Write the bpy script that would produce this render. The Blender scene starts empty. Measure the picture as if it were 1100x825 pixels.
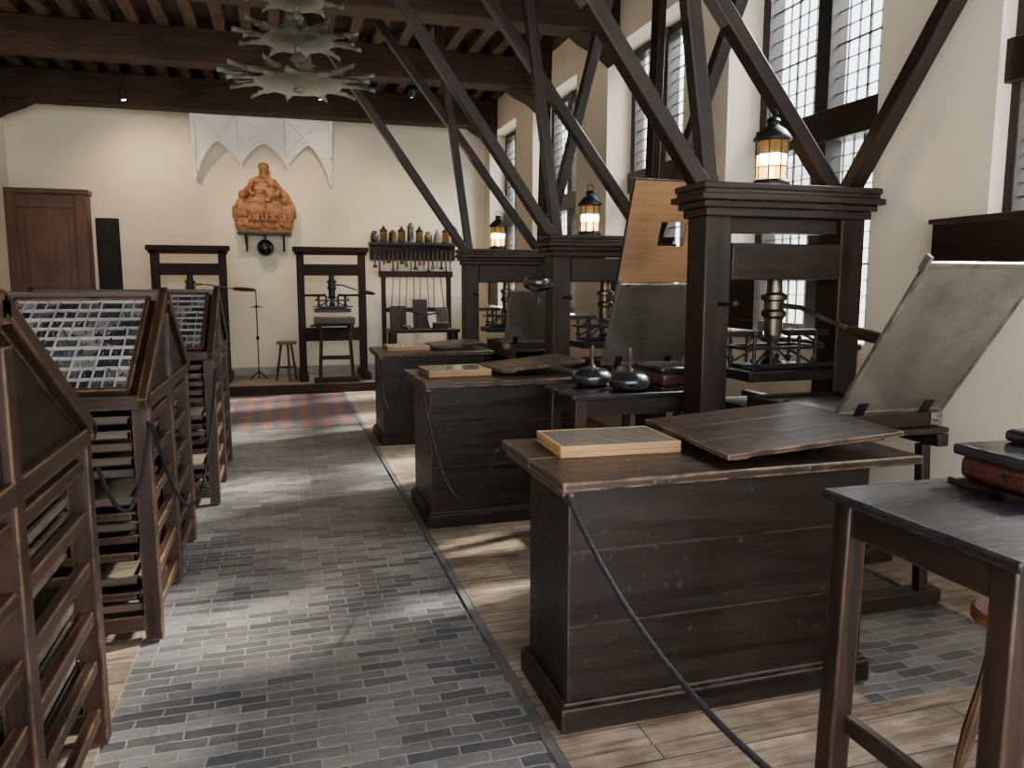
import bpy, bmesh, math, random
from mathutils import Vector, Matrix, Euler
random.seed(7)
SC=bpy.context.scene
COL=SC.collection
R=math.radians
# ------------------------------------------------------------------ geometry accumulator
class G:
    def __init__(s): s.bm=bmesh.new(); s.mi=0
    def _t(s,vs):
        if s.mi:
            for v in vs:
                for f in v.link_faces: f.material_index=s.mi
        return vs
    def box(s,c,d,rot=None):
        m=Matrix.Translation(Vector(c))
        if rot is not None: m=m@rot.to_4x4()
        m=m@Matrix.Diagonal((d[0],d[1],d[2],1))
        s._t(bmesh.ops.create_cube(s.bm,size=1,matrix=m)['verts']); return s
    def bx(s,x0,x1,y0,y1,z0,z1):
        return s.box(((x0+x1)/2,(y0+y1)/2,(z0+z1)/2),(abs(x1-x0),abs(y1-y0),abs(z1-z0)))
    def bar(s,p,q,w,d,ref=(0,1,0)):
        p=Vector(p);q=Vector(q);z=(q-p).normalized();y=Vector(ref)
        if abs(y.dot(z))>.97: y=Vector((1,0,0))
        x=y.cross(z).normalized();y=z.cross(x)
        r=Matrix((x,y,z)).transposed()
        return s.box((p+q)/2,(w,d,(q-p).length),r)
    def cyl(s,p,q,r1,r2=None,n=14):
        if r2 is None:r2=r1
        p=Vector(p);q=Vector(q);z=(q-p)
        m=Matrix.Translation((p+q)/2)@z.to_track_quat('Z','Y').to_matrix().to_4x4()
        s._t(bmesh.ops.create_cone(s.bm,cap_ends=True,cap_tris=False,segments=n,radius1=r1,radius2=max(r2,1e-4),depth=z.length,matrix=m)['verts']);return s
    def ball(s,c,r,rot=None,n=12):
        if not hasattr(r,'__len__'): r=(r,r,r)
        m=Matrix.Translation(Vector(c))
        if rot is not None:m=m@rot.to_matrix().to_4x4()
        m=m@Matrix.Diagonal((r[0],r[1],r[2],1))
        s._t(bmesh.ops.create_uvsphere(s.bm,u_segments=n*2,v_segments=n,radius=1,matrix=m)['verts']);return s
    def lathe(s,prof,c=(0,0,0),n=24,m=None):
        c=Vector(c);rings=[]
        for r,z in prof:
            ring=[]
            for i in range(n):
                a=2*math.pi*i/n
                v=Vector((max(r,1e-4)*math.cos(a),max(r,1e-4)*math.sin(a),z))
                if m is not None: v=m@v
                ring.append(s.bm.verts.new(v+c))
            rings.append(ring)
        for a,b in zip(rings,rings[1:]):
            for i in range(n):
                f=s.bm.faces.new((a[i],a[(i+1)%n],b[(i+1)%n],b[i]));f.material_index=s.mi
        f=s.bm.faces.new(list(reversed(rings[0])));f.material_index=s.mi
        f=s.bm.faces.new(rings[-1]);f.material_index=s.mi
        return s
    def prism(s,pts,h,m=None):
        if m is None:m=Matrix()
        a=[s.bm.verts.new(m@Vector((x,y,0))) for x,y in pts]
        b=[s.bm.verts.new(m@Vector((x,y,h))) for x,y in pts]
        n=len(pts)
        fs=[s.bm.faces.new(list(reversed(a))),s.bm.faces.new(b)]
        for i in range(n): fs.append(s.bm.faces.new((a[i],a[(i+1)%n],b[(i+1)%n],b[i])))
        for f in fs:f.material_index=s.mi
        return s
    def tube(s,pts,r,n=8):
        pts=[Vector(p) for p in pts];rings=[];L=len(pts)
        for i,p in enumerate(pts):
            d=(pts[min(i+1,L-1)]-pts[max(i-1,0)]).normalized()
            up=Vector((0,0,1)) if abs(d.z)<.95 else Vector((1,0,0))
            x=d.cross(up).normalized();y=x.cross(d)
            rr=r[i] if hasattr(r,'__len__') else r
            rings.append([s.bm.verts.new(p+x*rr*math.cos(2*math.pi*k/n)+y*rr*math.sin(2*math.pi*k/n)) for k in range(n)])
        for a,b in zip(rings,rings[1:]):
            for i in range(n):
                f=s.bm.faces.new((a[i],a[(i+1)%n],b[(i+1)%n],b[i]));f.material_index=s.mi
        s.bm.faces.new(list(reversed(rings[0])));s.bm.faces.new(rings[-1])
        return s
def catenary(p,q,sag,n=24):
    p=Vector(p);q=Vector(q)
    return [p.lerp(q,i/n)-Vector((0,0,sag*4*(i/n)*(1-i/n))) for i in range(n+1)]
def part(name,g,mat,parent=None,loc=(0,0,0),rot=(0,0,0),bev=.004,label=None,kind=None,cat=None,group=None):
    me=bpy.data.meshes.new(name)
    bmesh.ops.recalc_face_normals(g.bm,faces=g.bm.faces)
    g.bm.to_mesh(me);g.bm.free()
    for m in (mat if isinstance(mat,(list,tuple)) else [mat]): me.materials.append(m)
    me.polygons.foreach_set('use_smooth',[True]*len(me.polygons))
    me.set_sharp_from_angle(angle=R(38))
    o=bpy.data.objects.new(name,me);COL.objects.link(o)
    o.location=loc;o.rotation_euler=rot
    if parent: o.parent=parent
    if bev:
        b=o.modifiers.new('bevel','BEVEL');b.width=bev;b.segments=2;b.limit_method='ANGLE';b.angle_limit=R(50)
        b.use_clamp_overlap=True
    if label:o['label']=label
    if kind:o['kind']=kind
    if cat:o['category']=cat
    if group:o['group']=group
    return o
def thing(name,label,cat,loc=(0,0,0),rz=0,group=None):
    e=bpy.data.objects.new(name,None);COL.objects.link(e);e.empty_display_size=.1
    e.location=loc;e.rotation_euler=(0,0,rz);e['label']=label;e['category']=cat
    if group:e['group']=group
    return e
def kids(o): return [c for c in bpy.data.objects if c.parent==o]
def copy_tree(src,parent=None,loc=None,rz=None,label=None):
    ch=kids(src)
    n=src.copy();COL.objects.link(n)
    if parent is not None:n.parent=parent
    if loc is not None:n.location=loc
    if rz is not None:n.rotation_euler=(0,0,rz)
    if label:n['label']=label
    for c in ch: copy_tree(c,parent=n)
    return n
# ------------------------------------------------------------------ materials
def newmat(name):
    m=bpy.data.materials.new(name);m.use_nodes=True
    return m,m.node_tree,m.node_tree.nodes['Principled BSDF']
def N(nt,t,**kw):
    n=nt.nodes.new('ShaderNode'+t)
    for k,v in kw.items():
        if k in n.inputs: n.inputs[k].default_value=v
        else: setattr(n,k,v)
    return n
def L(nt,a,b): nt.links.new(a,b)
def c4(c): return (c[0],c[1],c[2],1)
def ramp(nt,fac,stops):
    r=nt.nodes.new('ShaderNodeValToRGB');e=r.color_ramp.elements
    while len(e)<len(stops): e.new(.5)
    for el,(p,c) in zip(e,stops): el.position=p;el.color=c4(c)
    L(nt,fac,r.inputs[0]);return r.outputs[0]
def mix(nt,fac,a,b,bt='MIX'):
    m=nt.nodes.new('ShaderNodeMixRGB');m.blend_type=bt
    for i,v in ((0,fac),(1,a),(2,b)):
        if isinstance(v,(int,float)): m.inputs[i].default_value=v
        elif isinstance(v,(tuple,list)): m.inputs[i].default_value=c4(v)
        else: L(nt,v,m.inputs[i])
    return m.outputs[0]
def maprange(nt,v,a,b,c=0,d=1):
    m=N(nt,'MapRange');L(nt,v,m.inputs[0])
    for i,x in enumerate((a,b,c,d)): m.inputs[i+1].default_value=x
    return m.outputs[0]
_w={}
def wood(name,dark,light,axis='x',rough=.5,wear=None,wamt=.7,bump=.25,gs=1.0,spec=.4,rad=.014,stk=.7,spk=0,rv=1):
    key=name+axis
    if key in _w:return _w[key]
    m,nt,p=newmat(key);_w[key]=m
    tc=N(nt,'TexCoord');oi=N(nt,'ObjectInfo')
    sc=N(nt,'VectorMath',operation='SCALE');sc.inputs[0].default_value=(7.3,5.1,9.7);L(nt,oi.outputs['Random'],sc.inputs['Scale'])
    ad=N(nt,'VectorMath',operation='ADD');L(nt,tc.outputs['Object'],ad.inputs[0]);L(nt,sc.outputs[0],ad.inputs[1])
    mp=N(nt,'Mapping');L(nt,ad.outputs[0],mp.inputs[0])
    s=[11*gs]*3;s['xyz'.index(axis)]=.8*gs;mp.inputs['Scale'].default_value=s
    n1=N(nt,'TexNoise',Scale=2.4,Detail=9,Roughness=.66,Distortion=.5);L(nt,mp.outputs[0],n1.inputs[0])
    n2=N(nt,'TexNoise',Scale=2.2,Detail=4);L(nt,ad.outputs[0],n2.inputs[0])
    c=ramp(nt,n1.outputs[0],[(.3,dark),(.72,light)])
    c=mix(nt,1,c,ramp(nt,n2.outputs[0],[(.25,(.5,.5,.5)),(.75,(1.3,1.25,1.2))]),'MULTIPLY')
    if wear:
        bv=N(nt,'Bevel');bv.samples=4;bv.inputs['Radius'].default_value=rad
        ge=N(nt,'NewGeometry')
        dt=N(nt,'VectorMath',operation='DOT_PRODUCT');L(nt,bv.outputs[0],dt.inputs[0]);L(nt,ge.outputs['Normal'],dt.inputs[1])
        e=maprange(nt,dt.outputs['Value'],.995,.86,0,1)
        n3=N(nt,'TexNoise',Scale=9,Detail=6,Roughness=.7);L(nt,ad.outputs[0],n3.inputs[0])
        e2=maprange(nt,n3.outputs[0],.40,.55,0,wamt)
        mu=N(nt,'Math',operation='MULTIPLY');L(nt,e,mu.inputs[0]);L(nt,e2,mu.inputs[1])
        c=mix(nt,mu.outputs[0],c,wear)
        n4=N(nt,'TexNoise',Scale=5,Detail=8,Roughness=.75);L(nt,mp.outputs[0],n4.inputs[0])
        s4=maprange(nt,n4.outputs[0],.62,.76,0,wamt*stk)
        c=mix(nt,s4,c,wear)
        if spk:
            n5=N(nt,'TexNoise',Scale=22,Detail=7,Roughness=.8);L(nt,ad.outputs[0],n5.inputs[0])
            c=mix(nt,maprange(nt,n5.outputs[0],.58,.68,0,spk),c,wear)
    L(nt,c,p.inputs['Base Color'])
    L(nt,maprange(nt,n1.outputs[0],.3,.7,rough-.1*rv,rough+.14*rv),p.inputs['Roughness'])
    p.inputs['Specular IOR Level'].default_value=spec
    b=N(nt,'Bump',Strength=bump,Distance=.004);L(nt,n1.outputs[0],b.inputs['Height']);L(nt,b.outputs[0],p.inputs['Normal'])
    return m
def plain(name,col,rough=.5,metal=0,var=.25,scale=8,bump=.1,spec=.5,dark=None):
    if name in _w:return _w[name]
    m,nt,p=newmat(name);_w[name]=m
    tc=N(nt,'TexCoord');n=N(nt,'TexNoise',Scale=scale,Detail=6,Roughness=.6);L(nt,tc.outputs['Object'],n.inputs[0])
    d=dark or tuple(x*(1-var) for x in col);h=tuple(min(1,x*(1+var)) for x in col)
    L(nt,ramp(nt,n.outputs[0],[(.3,d),(.7,h)]),p.inputs['Base Color'])
    L(nt,maprange(nt,n.outputs[0],.3,.7,max(.02,rough-.08),rough+.1),p.inputs['Roughness'])
    p.inputs['Metallic'].default_value=metal;p.inputs['Specular IOR Level'].default_value=spec
    if bump:
        b=N(nt,'Bump',Strength=bump,Distance=.01);L(nt,n.outputs[0],b.inputs['Height']);L(nt,b.outputs[0],p.inputs['Normal'])
    return m
def emis(name,col,st):
    m,nt,p=newmat(name);p.inputs['Base Color'].default_value=c4(col);p.inputs['Emission Color'].default_value=c4(col);p.inputs['Emission Strength'].default_value=st;return m
def BLK(a='x'): return wood('blackened_oak',(.004,.003,.0025),(.014,.009,.007),a,rough=.38,wear=(.15,.085,.05),wamt=.6,stk=.35,spec=.3,spk=.3)
def BNT(a='x'): return wood('bench_top_oak',(.008,.005,.004),(.038,.021,.012),a,rough=.38,wear=(.44,.28,.15),wamt=1,stk=.45,spk=.5)
def LID(a='x'): return wood('lid_oak',(.008,.005,.004),(.044,.025,.015),a,rough=.40,wear=(.30,.19,.12),wamt=.9,stk=.5,spk=.75)
def PRS(a='z'): return wood('press_oak',(.007,.005,.004),(.025,.016,.012),a,rough=.42,wear=(.14,.08,.05),wamt=.55,stk=.3,spec=.3)
def OLD(a='z'): return wood('old_press_oak',(.010,.006,.0045),(.034,.019,.012),a,rough=.6,wear=(.14,.08,.05),wamt=.4,stk=.3,spec=.2)
def STD(a='z'): return wood('stand_oak',(.013,.007,.0045),(.056,.027,.014),a,rough=.42,wear=(.28,.16,.08),wamt=.8,stk=.45)
def TBL(a='z'): return wood('table_oak',(.008,.005,.004),(.036,.019,.012),a,rough=.4,wear=(.18,.10,.055),wamt=.7,stk=.4)
def DRW(a='x'): return wood('drawer_oak',(.045,.033,.025),(.18,.14,.10),a,rough=.6)
def BEAM(a='x'): return wood('beam_oak',(.015,.009,.006),(.058,.035,.022),a,rough=.75,spec=.2)
def DOOR(a='z'): return wood('door_oak',(.065,.028,.013),(.15,.066,.030),a,rough=.4)
def PALE(a='x'): return wood('pale_wood',(.26,.14,.06),(.46,.28,.13),a,rough=.5)
IRON=plain('iron',(.03,.03,.032),.42,.8,.4,20)
DIRON=plain('dark_iron',(.012,.012,.013),.4,.5,.4,20)
STEEL=plain('worn_steel',(.30,.29,.28),.33,1,.3,25)
BRASS=plain('aged_brass',(.15,.125,.085),.36,1,.5,16)
LEATHER=plain('black_leather',(.018,.018,.02),.16,0,.4,6,.2,spec=.8)
ROPE=plain('black_cord',(.014,.015,.017),.75,0,.5,60,.5,spec=.2)
PEWTER=plain('grey_green_patina',(.105,.105,.075),.5,.3,.5,9,.3)
def plaster(name,col,sc=1.4):
    m,nt,p=newmat(name)
    tc=N(nt,'TexCoord');n=N(nt,'TexNoise',Scale=sc,Detail=8,Roughness=.6);L(nt,tc.outputs['Object'],n.inputs[0])
    n2=N(nt,'TexNoise',Scale=60,Detail=3);L(nt,tc.outputs['Object'],n2.inputs[0])
    L(nt,ramp(nt,n.outputs[0],[(.3,tuple(x*.88 for x in col)),(.7,col)]),p.inputs['Base Color'])
    p.inputs['Roughness'].default_value=.85
    b=N(nt,'Bump',Strength=.15,Distance=.01);L(nt,n2.outputs[0],b.inputs['Height']);L(nt,b.outputs[0],p.inputs['Normal'])
    return m
PLAS=plaster('wall_plaster',(.79,.70,.54))
PLASW=plaster('white_plaster',(.86,.83,.77))
def brickfloor():
    m,nt,p=newmat('brick_paving')
    tc=N(nt,'TexCoord');n0=N(nt,'TexNoise',Scale=5,Detail=4);L(nt,tc.outputs['Object'],n0.inputs[0])
    s=N(nt,'VectorMath',operation='SCALE');L(nt,n0.outputs['Color'],s.inputs[0]);s.inputs['Scale'].default_value=.04
    a=N(nt,'VectorMath',operation='ADD');L(nt,tc.outputs['Object'],a.inputs[0]);L(nt,s.outputs[0],a.inputs[1])
    b=N(nt,'TexBrick');L(nt,a.outputs[0],b.inputs['Vector'])
    for k,v in {'Color1':(.075,.078,.083,1),'Color2':(.21,.207,.20,1),'Mortar':(.26,.248,.23,1),'Scale':1,'Mortar Size':.0042,'Mortar Smooth':.4,'Bias':-.1,'Brick Width':.18,'Row Height':.060}.items(): b.inputs[k].default_value=v
    n=N(nt,'TexNoise',Scale=2.0,Detail=8,Roughness=.7);L(nt,tc.outputs['Object'],n.inputs[0])
    n2=N(nt,'TexNoise',Scale=34,Detail=6,Roughness=.75);L(nt,tc.outputs['Object'],n2.inputs[0])
    c=mix(nt,1,b.outputs[0],ramp(nt,n.outputs[0],[(.3,(.6,.61,.64)),(.7,(1.35,1.3,1.22))]),'MULTIPLY')
    c=mix(nt,.6,c,ramp(nt,n2.outputs[0],[(.3,(.5,.5,.5)),(.7,(1.4,1.4,1.4))]),'MULTIPLY')
    L(nt,c,p.inputs['Base Color'])
    L(nt,maprange(nt,n2.outputs[0],.3,.7,.30,.46),p.inputs['Roughness'])
    h=mix(nt,.3,b.outputs['Fac'],n2.outputs[0],'SUBTRACT')
    inv=N(nt,'Invert');L(nt,h,inv.inputs[1])
    bp=N(nt,'Bump',Strength=.5,Distance=.004);L(nt,inv.outputs[0],bp.inputs['Height']);L(nt,bp.outputs[0],p.inputs['Normal'])
    return m
BRICK=brickfloor()
def checker():
    m,nt,p=newmat('checker_tiles')
    tc=N(nt,'TexCoord');mp=N(nt,'Mapping');L(nt,tc.outputs['Object'],mp.inputs[0]);mp.inputs['Rotation'].default_value=(0,0,R(45))
    ck=N(nt,'TexChecker',Scale=6.5);ck.inputs['Color1'].default_value=(.20,.075,.045,1);ck.inputs['Color2'].default_value=(.06,.068,.085,1);L(nt,mp.outputs[0],ck.inputs[0])
    n=N(nt,'TexNoise',Scale=6,Detail=7,Roughness=.7);L(nt,tc.outputs['Object'],n.inputs[0])
    c=mix(nt,1,ck.outputs[0],ramp(nt,n.outputs[0],[(.3,(.5,.5,.5)),(.7,(1.3,1.3,1.3))]),'MULTIPLY')
    c=mix(nt,maprange(nt,n.outputs[0],.52,.62,0,.4),c,(.09,.085,.082))
    L(nt,c,p.inputs['Base Color'])
    p.inputs['Roughness'].default_value=.55
    return m
CHK=checker()
def planks():
    m,nt,p=newmat('floor_planks')
    tc=N(nt,'TexCoord')
    b=N(nt,'TexBrick');L(nt,tc.outputs['Object'],b.inputs['Vector'])
    for k,v in {'Color1':(.24,.185,.135,1),'Color2':(.36,.29,.22,1),'Mortar':(.03,.022,.016,1),'Scale':1,'Mortar Size':.003,'Mortar Smooth':.2,'Bias':0,'Brick Width':2.3,'Row Height':.21}.items(): b.inputs[k].default_value=v
    mp=N(nt,'Mapping');L(nt,tc.outputs['Object'],mp.inputs[0]);mp.inputs['Scale'].default_value=(1.2,18,8)
    n=N(nt,'TexNoise',Scale=2.2,Detail=9,Roughness=.7,Distortion=.6);L(nt,mp.outputs[0],n.inputs[0])
    n2=N(nt,'TexNoise',Scale=4,Detail=7,Roughness=.65);L(nt,tc.outputs['Object'],n2.inputs[0])
    c=mix(nt,1,b.outputs[0],ramp(nt,n.outputs[0],[(.32,(.28,.25,.23)),(.62,(1.35,1.3,1.25))]),'MULTIPLY')
    c=mix(nt,.9,c,ramp(nt,n2.outputs[0],[(.35,(.45,.42,.4)),(.65,(1.25,1.25,1.25))]),'MULTIPLY')
    L(nt,c,p.inputs['Base Color']);p.inputs['Roughness'].default_value=.5
    bp=N(nt,'Bump',Strength=.4,Distance=.005);L(nt,n.outputs[0],bp.inputs['Height']);L(nt,bp.outputs[0],p.inputs['Normal'])
    return m
PLK=planks()
# ------------------------------------------------------------------ room shell
XW=3.4; XL=-3.72; YB=13.0; YF=-2.6; ZC=4.62
def slab(name,x0,x1,y0,y1,z0,z1,mat):
    return part(name,G().bx(x0,x1,y0,y1,z0,z1),mat,bev=0,kind='structure')
slab('floor',XL,XW,YF,11.4,-.12,0,BRICK)
slab('floor',-.63,.80,8.6,11.4,-.02,.004,CHK)
slab('floor',XL,-.64,YF,9.0,-.02,.012,PLK)
slab('floor',.84,2.05,2.2,11.4,-.02,.012,PLK)
slab('floor',.84,XW,YF,2.18,-.02,.012,PLK)
slab('floor',3.02,XW,2.2,11.4,-.02,.012,PLK)
slab('floor',XL,XW,11.4,YB,-.12,.12,PLK)
slab('trim_1',.805,.838,YF,11.4,-.02,.010,plain('stone_edging',(.10,.098,.094),.55,0,.4,8))
slab('trim_9',XL,XW,11.35,11.40,0,.135,BEAM('x'))
slab('wall_back',XL,XW+.5,YB,YB+.2,-.1,ZC+.1,PLAS)
slab('wall_left',XL-.2,XL,YF,YB,-.1,ZC+.1,PLAS)
opens=[(-.75,.95),(1.4,3.08),(3.88,5.5),(6.2,7.85),(8.75,10.4),(11.2,12.7)]
WZ0,WZ1=1.18,4.0
g=G()
edges=[YF]+[v for o in opens for v in o]+[YB]
for i in range(0,len(edges),2):
    a,b=edges[i],edges[i+1]
    sa=.1 if i>0 else 0; sb=.1 if i+1<len(edges)-1 else 0
    g.prism([(XW,a),(XW+.42,a-sa),(XW+.42,b+sb),(XW,b)],WZ1-WZ0,Matrix.Translation((0,0,WZ0)))
g.bx(XW,XW+.42,YF,YB,-.1,WZ0); g.bx(XW,XW+.42,YF,YB,WZ1,ZC+.1)
g.bx(XW,XW+.42,opens[1][0],opens[1][1],WZ0,1.62)
part('wall_right',g,PLAS,bev=0,kind='structure')
slab('baseboard_back',XL,XW,YB-.02,YB-.001,.12,.24,plain('grey_skirting',(.3,.29,.27),.6))
# ceiling
part('ceiling',G().bx(XL,XW+.4,YF,YB,ZC,ZC+.1),wood('ceiling_board',(.020,.013,.010),(.075,.050,.034),'y',rough=.8,spec=.2),bev=0,kind='structure')
jo=G();x=XL+.15
while x<XW: jo.bx(x-.06,x+.06,YF,YB,ZC-.15,ZC-.001); x+=.30
part('trim_2',jo,wood('joist_oak',(.025,.015,.010),(.10,.058,.034),'y',rough=.75,spec=.2),bev=.004,kind='structure')
for i,y in enumerate([12.2,9.9,7.55,5.2,2.85,.5]):
    zb=4.05 if i==0 else 4.1
    g=G();g.bx(XL,XW,y,y+.32,zb,ZC-.152)
    g.prism([(0,0),(.55,0),(.42,-.07),(.2,-.16),(0,-.3)],.3,Matrix.Translation((XL,y+.01,zb))@Matrix(((1,0,0,0),(0,0,1,0),(0,1,0,0),(0,0,0,1))))
    g.prism([(0,0),(-.45,0),(-.35,-.07),(-.15,-.16),(0,-.28)],.3,Matrix.Translation((XW,y+.01,zb))@Matrix(((1,0,0,0),(0,0,1,0),(0,1,0,0),(0,0,0,1))))
    part('trim_%d'%(3+i),g,BEAM('x'),bev=.012,kind='structure')
# windows
def glass():
    m,nt,p=newmat('leaded_glass');nt.nodes.remove(p);out=nt.nodes['Material Output']
    t=N(nt,'BsdfTransparent');t.inputs[0].default_value=(.93,.95,.95,1)
    gl=N(nt,'BsdfGlossy');gl.inputs['Roughness'].default_value=.08
    mx=N(nt,'MixShader');mx.inputs[0].default_value=.06;L(nt,t.outputs[0],mx.inputs[1]);L(nt,gl.outputs[0],mx.inputs[2]);L(nt,mx.outputs[0],out.inputs[0]);return m
GLASS=glass()
LEAD=plain('lead_came',(.07,.072,.075),.5,.3)
for k,(a,b) in enumerate(opens):
    XG=XW+(.12 if k==1 else .30)
    a+=.08 if k!=1 else .03;b-=.08 if k!=1 else .0;mid=(a+b)/2;W0=1.62 if k==1 else WZ0
    win=part('window_%d'%(k+1),G().bx(XG,XG+.006,a,b,W0,WZ1),GLASS,bev=0,kind='structure')
    g=G();F=.07
    g.bx(XG-.05,XG+.07,a-.02,a+F,W0,WZ1).bx(XG-.05,XG+.07,b-F,b+.02,W0,WZ1)
    g.bx(XG-.05,XG+.07,a,b,W0,W0+.09).bx(XG-.05,XG+.07,a,b,WZ1-.08,WZ1)
    g.bx(XG-.09,XG+.09,a,b,2.53,2.74).bx(XG-.07,XG+.07,mid-.07,mid+.07,W0,WZ1)
    part('window_frame',g,PRS('z'),parent=win,bev=.005,kind='structure')
    g=G();t=.003
    for z0,z1,nz in ((W0+.09,2.53,12),(2.74,WZ1-.08,11)):
        for s,e,n in ((a+F,mid-.07,6),(mid+.07,b-F,6)):
            dy=(e-s)/n;dz=(z1-z0)/nz
            for i in range(1,n):
                w=t*2.4 if i==3 else t
                g.bx(XG-.004,XG+.010,s+i*dy-w,s+i*dy+w,z0,z1)
            for j in range(1,nz):
                w=t*2 if j%4==0 else t
                g.bx(XG-.004,XG+.010,s,e,z0+j*dz-w,z0+j*dz+w)
    part('leading',g,LEAD,parent=win,bev=0,kind='structure')
    part('window_sill',G().bx(XW+.0,XG,a-.06,b+.06,W0-.03,W0+.012),PLASW,parent=win,bev=.004,kind='structure')
    if k==1:
        g=G();g.bx(XW-.09,XW-.002,2.5,3.33,1.60,1.88).bx(XW-.10,XW-.002,2.48,3.35,1.87,1.895)
        part('window_shutter',g,BLK('y'),parent=win,kind='structure')  # dark shelf-like box on the wall below this window, not a shutter leaf
    elif k>1:
        g=G();y1=opens[k][1]-.02;y0=y1-.5;x=XW-.035
        g.bx(x,x+.03,y0,y1,1.22,1.70)
        for q in (1.22,1.63): g.bx(x-.012,x,y0,y1,q,q+.07)
        for q in (y0,y1-.07): g.bx(x-.012,x,q,q+.07,1.29,1.63)
        part('window_shutter',g,TBL('z'),parent=win,kind='structure')
# door and doorway
g=G();px0,px1,py=XL,-2.67,12.75
g.bx(px0,px1,py,YB,.12,2.86)
g.bx(px0,px1+.03,py-.03,YB,2.86,2.93)
for a,b in ((px0,px0+.14),(px1-.16,px1)): g.bx(a,b,py-.03,py,.12,2.86)
for z in (.12,1.05,2.66): g.bx(px0+.14,px1-.16,py-.028,py,z,z+.18)
g.bx(px0+.24,px1-.26,py-.014,py,1.33,2.56).bx(px0+.24,px1-.26,py-.014,py,.40,.95)
part('door_1',g,DOOR('z'),bev=.008,kind='structure')
part('door_2',G().bx(-2.62,-2.30,YB-.03,YB-.002,.12,2.55),plain('doorway_shade',(.006,.005,.005),.8),bev=.003,kind='structure')  # flat near-black panel; the shade inside the open doorway is put into its colour
# building across the street
T=thing('building','pale stone building with grey windows across the street','building',(16,8,-1))
STN=plaster('street_stone',(.80,.78,.72),.6)
part('facade',G().bx(0,.5,-16,16,0,6.0),STN,T,bev=0)
part('roof',G().prism([(-.3,6.0),(5,8.6),(5,6.0)],32,Matrix.Translation((0,16,0))@Matrix(((1,0,0,0),(0,0,-1,0),(0,1,0,0),(0,0,0,1)))),plain('slate_roof',(.34,.35,.37),.6,0,.3,2),T,bev=0)
for j in range(2):
    for i in range(12): part('building_window',G().bx(-.03,.02,-14.6+i*2.6,-13.3+i*2.6,1.4+j*2.4,3.0+j*2.4),plain('street_glass',(.25,.27,.30),.3),T,bev=0)
# ------------------------------------------------------------------ type stands
HW,HD,ZE,ZA=.65,.775,1.05,1.49
SL=math.atan2(ZA-ZE,HD)
def type_stand(label):
    T=thing('type_case_stand',label,'cabinet',group='sloping type case stands')
    for sx in (-1,1):
        for y,zt in ((-.69,ZE+.02),(0,ZA-.08),(.69,ZE+.02)):
            part('post',G().bx(sx*(HW-.075),sx*(HW-.005),y-.032,y+.032,.012,zt),STD('z'),T)
        for z in (.1,.27,.44,.61,.78,.95):
            part('side_rail',G().bx(sx*(HW-.055),sx*(HW-.02),-.66,.66,z,z+.045),STD('y'),T)
        part('gable_panel',G().prism([(-HD+.06,ZE),(HD-.06,ZE),(0,ZA-.04)],.018,Matrix.Translation((sx*(HW-.045),0,0))@Matrix(((0,0,1,0),(1,0,0,0),(0,1,0,0),(0,0,0,1)))),BLK('y'),T)
        part('gable_rail',G().bx(sx*(HW-.045),sx*(HW-.005),-.70,.70,ZE-.02,ZE+.04),STD('y'),T)
        for sy in (-1,1):
            g=G();Ls=HD/math.cos(SL)
            g.box((0,0,0),(.04,Ls+.03,.052))
            part('gable_rafter',g,STD('y'),T,loc=(sx*(HW-.02),sy*HD/2,(ZE+ZA)/2+.022),rot=(-sy*SL,0,0),bev=.004)
    part('ridge_board',G().bx(-HW,HW,-.03,.03,ZA-.03,ZA+.03),STD('x'),T)
    for sy in (-1,1):
        part('sloping_top',G().box((0,0,0),(2*HW-.06,HD/math.cos(SL)-.02,.02)),STD('x'),T,loc=(0,sy*HD/2,(ZE+ZA)/2-.01),rot=(-sy*SL,0,0))
        part('front_lip',G().bx(-HW,HW,sy*(HD+.0),sy*(HD-.04),ZE-.01,ZE+.05),STD('x'),T,bev=.006)
        part('front_rail',G().bx(-HW+.07,HW-.07,sy*.66,sy*.72,.06,.13),STD('x'),T)
        for k in range(15):
            z=.14+.059*k;off=random.choice([-.03,-.01,0,0,.02,.035]);xo=random.uniform(-.01,.01)
            if random.random()<.1: continue
            g=G();y0,y1=.04,.69+off;h=.032
            g.bx(-.57+xo,.57+xo,sy*y0,sy*y1,z,z+.008)
            g.bx(-.57+xo,.57+xo,sy*(y1-.02),sy*y1,z,z+h+.005).bx(-.57+xo,.57+xo,sy*y0,sy*(y0+.015),z,z+h)
            g.bx(-.57+xo,-.555+xo,sy*y0,sy*y1,z,z+h).bx(.555+xo,.57+xo,sy*y0,sy*y1,z,z+h).bx(-.008,.008,sy*y0,sy*y1,z,z+h)
            part('type_drawer',g,DRW('x') if random.random()<.6 else STD('x'),T,bev=.002)
    return T
s1=type_stand('dark oak sloping type stand with open rails and drawers')
s1.location=(-.61-HW,2.05,0)
s2=copy_tree(s1,loc=(-.545-HW,4.22,0),label='brown oak type stand with gabled top and shallow drawers')
s3=copy_tree(s1,loc=(-.46-HW,6.4,0),label='worn brown oak type stand beside the brick aisle')
DIV=wood('divider_wood',(.26,.25,.23),(.52,.50,.46),'x',rough=.6)
TM=[plain('type_dark',(.016,.02,.028),.5,.3),plain('type_grey',(.085,.095,.11),.45,.4),plain('type_pale',(.24,.245,.25),.45,.4)]
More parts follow.
